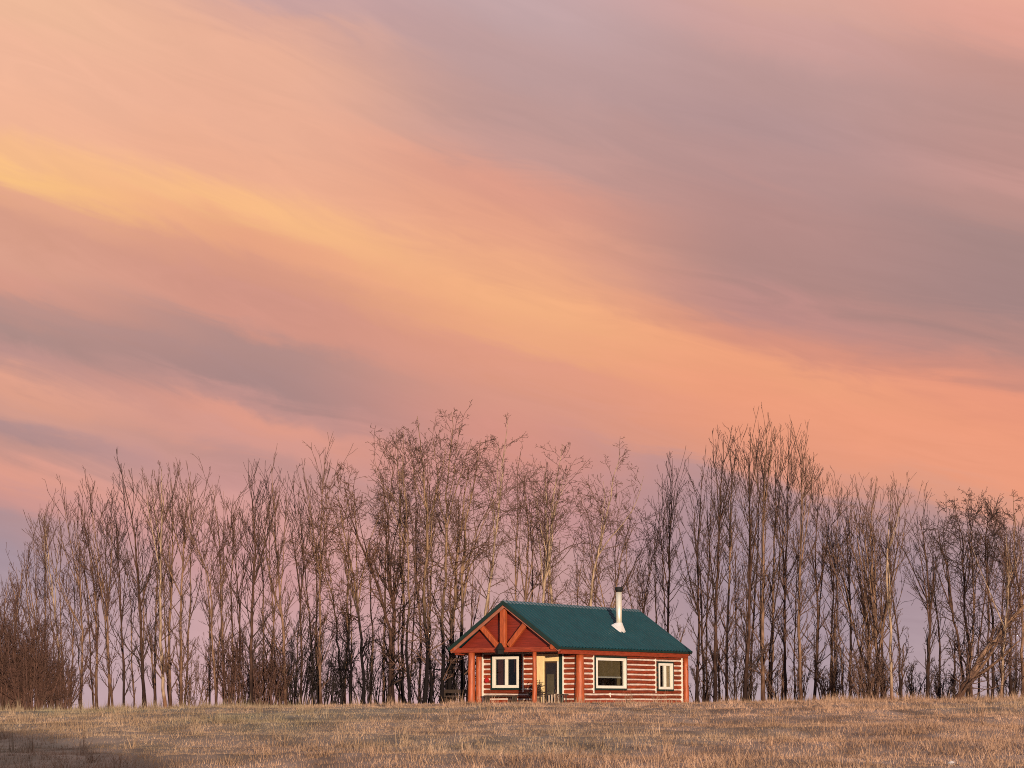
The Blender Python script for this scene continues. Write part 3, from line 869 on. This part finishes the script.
# (control points foot..top, depth, trunk px, style, bark, twigs, label)
trees = [
    ([(57, 706), (61, 660), (55, 600), (44, 505)], 101, 3.2, 'up', PALE, tm, 'pale crooked aspen stem standing against the red brown thicket', 101),
    ([(81, 708), (80, 650), (76, 590), (63, 488)], 103, 3.4, 'up', MID, tr_, 'bare tree just right of the red brown thicket, leaning slightly left', 102),
    ([(97, 708), (97, 620), (92, 560), (83, 498)], 104, 4, 'up', MID, tr_, 'second bare tree right of the red brown thicket with a straight brown trunk', 103),
    ([(109, 708), (108, 620), (99, 560), (90, 478)], 102, 3, 'up', MID, tr_, 'slim bare tree with pale foot, third right of the thicket', 104),
    ([(124, 708), (122, 620), (119, 560), (116, 492)], 105, 3.2, 'up', DARK, td, 'thin dark straight tree between the thicket and the tall left clump', 105),
    ([(144, 708), (141, 600), (137, 530), (125, 460)], 102, 4.6, 'up', DARK, td, 'dark tall bare tree left of the pale double trunk', 106),
    ([(155, 708), (154, 620), (156, 540), (150, 480)], 106, 3, 'thin', MID, tm, 'slender brown tree close on the left of the pale double trunk', 107),
    ([(165, 708), (160, 640), (160, 560), (163, 455)], 101, 4.6, 'up', PALE, tm, 'tall tree with a sunlit pale trunk, the brightest trunk left of the cabin', 108),
    ([(171, 708), (168, 640), (172, 560), (170, 468)], 104, 4.2, 'up', MID, tm, 'brown trunk pressed against the right side of the bright pale one', 109),
    ([(181, 708), (183, 620), (186, 540), (193, 462)], 103, 4.4, 'up', MID, tm, 'tall brown tree with a bushy upright top right of the bright pale trunk', 110),
    ([(217, 709), (214, 640), (212, 580), (190, 530), (180, 505)], 101, 3.2, 'up', MID, tr_, 'bare tree bending strongly left halfway up its trunk', 111),
    ([(225, 708), (222, 620), (219, 550), (211, 472)], 105, 3.6, 'up', MID, tm, 'straight bare tree with forked top behind the left bending one', 112),
    ([(238, 708), (240, 620), (236, 560), (232, 500)], 104, 3, 'up', DARK, tr_, 'short thin tree between the bending tree and the dark forked one', 113),
    ([(251, 708), (250, 620), (252, 540), (247, 462)], 101, 4.8, 'up', DARK, td, 'dark trunked tree with wide bare crown left of the undergrowth', 114),
    ([(263, 708), (264, 640), (262, 560), (270, 490)], 105, 3, 'thin', MID, tr_, 'thin reddish tree rising out of the undergrowth beside a dark trunk', 115),
    ([(287, 707), (284, 640), (278, 560), (272, 455)], 102, 4.2, 'up', MID, tm, 'tall tree with widely forked top above the tangled dark undergrowth', 116),
    ([(300, 707), (302, 620), (304, 550), (300, 480)], 104, 3.2, 'up', DARK, td, 'dark thin tree between the widely forked tree and the tall spire', 117),
    ([(322, 707), (321, 620), (320, 540), (324, 446)], 102, 3.6, 'up', MID, tm, 'tall slim spire shaped tree with long upright top shoots', 118),
    ([(343, 707), (341, 640), (338, 600), (322, 560), (318, 530)], 103, 3.2, 'crook', TWO, t2, 'low crooked tree with a grey stem right of the slim spire', 119),
    ([(352, 707), (352, 640), (350, 590), (352, 540)], 102, 4, 'crook', TWO, t2, 'stout low tree with a grey lower trunk and dense crown', 120),
    ([(364, 707), (362, 640), (352, 580), (341, 520), (334, 462)], 101, 4.2, 'crook', TWO, t2, 'dark footed tree leaning left with its top arching over', 121),
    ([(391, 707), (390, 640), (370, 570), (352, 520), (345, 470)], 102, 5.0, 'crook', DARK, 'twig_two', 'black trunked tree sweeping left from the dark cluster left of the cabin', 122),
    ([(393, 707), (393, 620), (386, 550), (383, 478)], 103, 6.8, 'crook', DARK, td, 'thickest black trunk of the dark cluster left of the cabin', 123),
    ([(404, 707), (405, 620), (403, 520), (396, 420)], 104, 4.4, 'crook', TWO, tm, 'tall pale stem with black foot right of the thickest black trunk', 124),
    ([(413, 707), (411, 620), (412, 520), (404, 425)], 102, 3.6, 'crook', TWO, tm, 'slim pale stem with black foot in the dark cluster, leaning a little left', 125),
    ([(424, 707), (426, 620), (428, 520), (417, 408)], 102, 5.4, 'crook', TWO, tm, 'tall tree with rounded twiggy top left of the highest tree', 126),
    ([(434, 707), (432, 640), (434, 560), (436, 470)], 105, 3.4, 'crook', TWO, tm, 'slender tree between the rounded top and the highest tree', 127),
    ([(441, 707), (440, 600), (444, 500), (451, 403)], 103, 5.0, 'crook', TWO, tm, 'highest tree of the whole row, its top above all others', 128),
    ([(450, 707), (449, 620), (458, 540), (470, 455)], 105, 5.6, 'crook', TWO, t2, 'black footed tree just left of the cabin roof edge leaning right', 129),
    ([(461, 706), (464, 620), (470, 520), (481, 430)], 104, 5.0, 'crook', TWO, tm, 'tall tree whose trunk rises at the left tip of the cabin roof', 130),
    ([(476, 706), (488, 600), (498, 500), (508, 414)], 115, 4.6, 'crook', PALE, tm, 'tall pale leaning trunk right behind the left slope of the gable', 131),
    ([(522, 706), (524, 600), (526, 520), (520, 458)], 116, 4.0, 'crook', MID, tm, 'crooked brown tree behind the gable peak of the cabin', 132),
    ([(540, 706), (542, 600), (547, 540), (545, 462)], 115, 5.0, 'crook', PALE, tm, 'pale trunk behind the ridge, first of two close together', 133),
    ([(552, 706), (550, 600), (553, 520), (563, 437)], 117, 5.0, 'crook', PALE, tm, 'twiggy topped tree behind the ridge, right one of the close pair', 134),
    ([(588, 706), (590, 610), (599, 540), (608, 500), (620, 445)], 115, 4.8, 'crook', PALE, tm, 'pale tree leaning right behind the middle of the roof', 135),
    ([(577, 706), (586, 600), (600, 520), (582, 470)], 119, 2.6, 'crook', MID, tm, 'thin crooked tree crossing behind the pale leaning one', 136),
    ([(612, 706), (614, 600), (626, 540), (634, 492)], 118, 3.4, 'crook', MID, tm, 'twiggy brown tree standing behind the stovepipe', 137),
    ([(641, 706), (645, 600), (652, 560), (660, 530)], 117, 3.4, 'up', MID, tm, 'small bare tree behind the far end of the roof ridge', 138),
    ([(668, 706), (668, 600), (671, 530), (672, 448)], 114, 3.6, 'up', DARK, td, 'tall dark slim tree behind the far roof corner', 139),
    ([(667, 620), (664, 560), (655, 500)], 114.3, 2.0, 'thin', DARK, td, 'thin dark stem leaning left beside the slim tree at the far roof corner', 140),
    ([(697, 705), (698, 640), (696, 560), (700, 458)], 108, 4.0, 'up', DARK, td, 'dark straight tree nearest to the right wall of the cabin', 141),
    ([(715, 705), (716, 620), (717, 540), (722, 424)], 106, 4.8, 'up', DARK, td, 'tall dark tree with a narrow pointed top, second right of the cabin', 142),
    ([(727, 705), (728, 620), (731, 540), (733, 440)], 108, 4.0, 'up', MID, tm, 'brown tall tree, third right of the cabin', 143),
    ([(744, 705), (748, 640), (750, 540), (749, 422)], 105, 5.4, 'up', DARK, td, 'stout dark trunk left of the tallest tree right of the cabin', 144),
    ([(764, 705), (763, 640), (764, 540), (767, 412)], 106, 5.2, 'up', MID, tm, 'tallest tree right of the cabin, a tight sheaf of upright shoots', 145),
    ([(771, 705), (776, 620), (778, 520), (776, 430)], 109, 4.0, 'up', MID, tm, 'brown tree close behind the tallest one right of the cabin', 146),
    ([(786, 705), (787, 620), (790, 520), (789, 432)], 107, 3.8, 'up', DARK, td, 'slim dark tree between the tallest and the next brown one', 147),
    ([(801, 705), (799, 620), (801, 520), (803, 434)], 105, 4.4, 'up', MID, tm, 'tall brown tree with a single long needle of a top', 148),
    ([(813, 705), (817, 620), (814, 540), (819, 462)], 107, 3.8, 'up', DARK, td, 'dark medium tree left of the forked fan shaped clump', 149),
    ([(832, 705), (830, 640), (834, 560), (838, 486)], 108, 3.4, 'up', MID, tm, 'light brown tree half way between the needle top and the fan', 150),
    ([(850, 705), (850, 620), (846, 550), (851, 488)], 106, 3.8, 'up', MID, tm, 'brown tree touching the left edge of the fan shaped clump', 151),
    ([(878, 706), (874, 620), (868, 540), (875, 466)], 103, 4.8, 'fan', MID, tm, 'wide fan shaped tree with many rising limbs and high middle shoot', 152),
    ([(891, 706), (889, 630), (888, 560), (893, 480)], 101, 4.4, 'up', PALE, tm, 'bright pale straight trunk at the right side of the fan shaped tree', 153),
    ([(901, 706), (898, 640), (888, 580), (884, 530)], 104, 3.2, 'thin', DARK, td, 'thin dark stem right of the bright pale trunk leaning left', 154),
    ([(868, 706), (866, 640), (850, 560), (843, 500)], 105, 4.0, 'fan', MID, tm, 'brown limb tree leaning left out of the fan shaped clump', 155),
    ([(928, 704), (929, 620), (926, 560), (918, 506)], 102, 5.0, 'up', DARK, td, 'lone dark tree standing in the bright gap right of the fan', 156),
    ([(961, 705), (955, 640), (944, 580), (938, 505)], 103, 4.4, 'crook', DARK, td, 'dark tree leaning left at the foot of the fallen trunk', 157),
    ([(966, 704), (966, 620), (962, 560), (955, 490)], 105, 4.6, 'crook', DARK, td, 'dark upright tree rising behind the foot of the fallen trunk', 158),
    ([(972, 704), (974, 620), (972, 560), (968, 492)], 107, 3.8, 'crook', MID, tr_, 'reddish tree behind the dark pair at the fallen trunk', 159),
    ([(994, 703), (990, 630), (984, 570), (986, 498)], 104, 4.4, 'crook', DARK, td, 'dark tree crossed by the middle of the fallen trunk', 160),
    ([(1000, 703), (1002, 640), (1004, 590), (1002, 520)], 101, 3.8, 'up', PALE, tm, 'short pale trunk glowing in front of the trees at the right edge', 161),
    ([(1011, 703), (1010, 630), (1006, 570), (1000, 508)], 105, 4.2, 'crook', DARK, td, 'dark trunk just right of the short pale one at the right edge', 162),
    ([(1021, 703), (1020, 630), (1016, 560), (1014, 488)], 103, 4.6, 'crook', MID, tr_, 'last reddish twiggy tree at the right edge of the row', 163),
]
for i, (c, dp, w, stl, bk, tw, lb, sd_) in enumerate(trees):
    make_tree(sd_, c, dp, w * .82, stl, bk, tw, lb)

# thinner stems filling the row behind, shapes drawn from a skyline
sky_x = [-40, 0, 40, 60, 90, 120, 165, 190, 215, 250, 275, 300, 325, 345, 375, 415, 450, 480, 505, 530, 560, 590, 615, 635, 672, 690, 720, 745, 765, 800, 820, 850, 875, 890, 905, 920, 960, 1018, 1060]
sky_y = [600, 580, 515, 500, 490, 475, 465, 470, 480, 475, 470, 475, 465, 480, 440, 425, 425, 440, 440, 460, 455, 470, 470, 505, 500, 480, 445, 440, 430, 445, 475, 495, 490, 500, 560, 540, 500, 500, 490]
sections = [(-34, 75, 16, 'thin bare sapling rising behind the red brown thicket at the left edge', tr_, MID),
            (75, 230, 10, 'thin bare sapling in the back row between the thicket and the bending tree', tr_, MID),
            (230, 375, 10, 'thin bare sapling in the back row above the dark undergrowth', t2, MID),
            (375, 470, 9, 'thin sapling behind the dark cluster of trunks left of the cabin', t2, MID),
            (480, 690, 12, 'thin bare sapling in the back row seen over the cabin roof', tm, MID),
            (695, 830, 13, 'thin bare sapling in the back row right of the cabin, before the fan', tm, DARK),
            (830, 905, 7, 'thin bare sapling inside the fan shaped clump', tm, MID),
            (935, 1045, 9, 'thin bare sapling in the back row around the fallen trunk', td, DARK)]
rs = random.Random(11); sid = 500
for x0, x1, cnt, lb, tw, bk in sections:
    for i in range(cnt):
        x = x0 + (x1 - x0) * (i + rs.uniform(.1, .9)) / cnt
        y = np.interp(x, sky_x, sky_y) + (rs.choice([5, 20, 40, 60, 80, 110]) if x > 70 else rs.choice([0, 10, 20, 40])) + rs.uniform(-8, 8)
        dx = rs.uniform(-14, 14); dp = rs.uniform(109, 118) if not 480 < x < 700 else rs.uniform(116, 122)
        make_tree(sid, [(x, 705), (x + dx * .3 + rs.uniform(-3, 3), 640), (x + dx * .6 + rs.uniform(-4, 4), (640 + y) / 2), (x + dx, y)], dp, rs.uniform(1.8, 3.0), 'thin', bk, tw, lb,
                  group=lb.replace('thin bare sapling', 'saplings').replace('thin sapling', 'saplings'), name='sapling', dens=1.0)
        sid += 1

# leaning fallen trunk at the right, with its broken limbs
def fallen():
    rg = np.random.default_rng(77)
    dp = 100
    a = at(955, 699, dp); b = at(985, 655, dp); c = at(1034, 600, dp)
    zb = float(ground_z(a[0], dp)) - .1
    root = empty('leaning_dead_tree', (a[0], dp, zb)); tag(root, 'dead brown trunk fallen at a slant against the trees at the right edge', 'tree')
    o = np.array([a[0], dp, zb]); P = np.array([a * [1, 1, 0] + [0, 0, zb], at(968, 684, dp), b, at(1006, 632, dp), c]) - o
    t = np.linspace(0, 1, 5); tt = np.linspace(0, 1, 16); P = np.stack([np.interp(tt, t, P[:, i]) for i in range(3)], 1); P[:, 1] += tt * 1.2
    P += rg.normal(0, .03, P.shape)
    Q = grow(rg, P[3:5].copy(), unit(np.array([[1, .1, 1.0], [1, .2, .62]])), np.array([2.8, 3.2]), 12, .0, .08)
    ts = TubeSet(); ts.add(P[None], (np.linspace(.18, .07, 16) * 1.05)[None], 7); ts.add(Q, np.linspace(.10, .03, 12)[None].repeat(2, 0), 6)
    ts.build('trunk', M['bark_mid'], root, smooth=True)
    cs = TubeSet(); S, d, l, r = spawn(rg, P[None], np.full((1, 16), .05), 46, .05, 1, .6, .28, .4)
    P1 = grow(rg, S, d, l, 7, -.02, .2); R1 = np.linspace(.028, .012, 7)[None].repeat(len(S), 0); cs.add(P1, R1, 4)
    S, d, l, r = spawn(rg, P1, R1, 6, .1, 1, .7, .5, .25); P2 = grow(rg, S, d, l, 4, 0, .25); cs.add(P2, np.full((len(S), 4), TW), 3)
    cs.build('crown', M['twig_mid'], root)
fallen()

shrubs = [
    (-18, 600, 100, 46, 60, 'twig_red', 'red brown willow thicket cut by the left edge of the view'),
    (8, 592, 99, 44, 90, 'twig_red', 'tall dense red brown willow bush at the left edge'),
    (33, 612, 98.5, 40, 80, 'twig_red', 'middle red brown willow bush of the thicket at the left'),
    (58, 640, 99, 30, 45, 'twig_red', 'lower right red brown willow bush ending the left thicket'),
    (196, 650, 104, 40, 16, 'twig_mid', 'sparse low bush with arching stems left of the bending tree'),
    (240, 622, 103, 42, 40, 'twig_red', 'reddish bush around the feet of the trees beside the dark trunk'),
    (266, 632, 102, 36, 36, 'twig_red', 'reddish low bush left of the black tangle'),
    (297, 612, 104, 46, 40, 'twig_blackish', 'black tangled undergrowth bush with gaps, left one'),
    (328, 625, 103, 40, 32, 'twig_blackish', 'black tangled undergrowth bush under the slim spire tree'),
    (372, 632, 106, 46, 20, 'twig_blackish', 'thin black bush left of the thickest black trunk'),
    (420, 640, 106, 50, 24, 'twig_blackish', 'dark scrub between the black trunks left of the cabin'),
    (456, 632, 107, 40, 34, 'twig_blackish', 'dark scrub just left of the porch posts'),
    (706, 640, 110, 34, 14, 'twig_dark', 'dark low scrub beside the right wall of the cabin'),
    (742, 632, 109, 46, 20, 'twig_dark', 'low scrub with slanting stems under the stout dark trunk'),
    (790, 640, 109, 50, 20, 'twig_mid', 'low brown scrub under the tall trees right of the cabin'),
    (834, 636, 108, 46, 22, 'twig_mid', 'brown scrub just left of the fan shaped tree'),
    (870, 645, 102, 44, 46, 'twig_mid', 'dense light brown bush at the foot of the fan shaped tree'),
    (912, 655, 106, 34, 14, 'twig_dark', 'sparse bush in the bright gap beside the lone dark tree'),
    (946, 660, 103, 34, 20, 'twig_dark', 'dark bush right of the lone dark tree'),
    (1012, 650, 106, 44, 24, 'twig_dark', 'dark scrub behind the fallen trunk at the right edge'),
]
for i, (px, yt, dp, wd, ns, tw, lb) in enumerate(shrubs):
    make_shrub(900 + i, px, yt, dp, wd, ns, tw, lb, lean=.25)

# small leafless plant beside the door rail
p = cab(.25, .0)
def porch_plant():
    rg = np.random.default_rng(5); root = empty('potted_shrub', cab(1.22, .9, -.08)); tag(root, 'small dark shrub in a pot beside the porch railing', 'potted plant')
    MB().tube([(0, 0, 0), (0, 0, .28)], [.13, .18], 12).build('pot', M['oldwood'], root)
    S = np.zeros((26, 3)); S[:, 2] = .28; d = unit(rg.normal(0, .4, (26, 3)) + [0, 0, 1]); P = grow(rg, S, d, rg.uniform(.35, .75, 26), 6, 0, .2)
    ts = TubeSet(); R0 = np.full((26, 6), .012); ts.add(P, R0, 3); S, d, l, r = spawn(rg, P, R0, 7, .2, 1, .8, .4, .12); P1 = grow(rg, S, d, l, 3, 0, .3); ts.add(P1, np.full((len(S), 3), .014), 3)
    ts.build('stems', M['twig_dark'], root)
porch_plant()

# ------------------------------------------------------------------ render settings
scene.render.engine = 'CYCLES'
scene.view_settings.view_transform = 'Standard'; scene.view_settings.look = 'None'
scene.view_settings.exposure = 0; scene.view_settings.gamma = 1; scene.view_settings.use_curve_mapping = False
scene.cycles.max_bounces = 5; scene.cycles.diffuse_bounces = 3; scene.cycles.glossy_bounces = 2; scene.cycles.transparent_max_bounces = 8
scene.cycles.use_denoising = False
scene.cycles.filter_width = 1.0
scene.cycles.sample_clamp_indirect = 3.0
scene.render.resolution_x = 1024; scene.render.resolution_y = 768
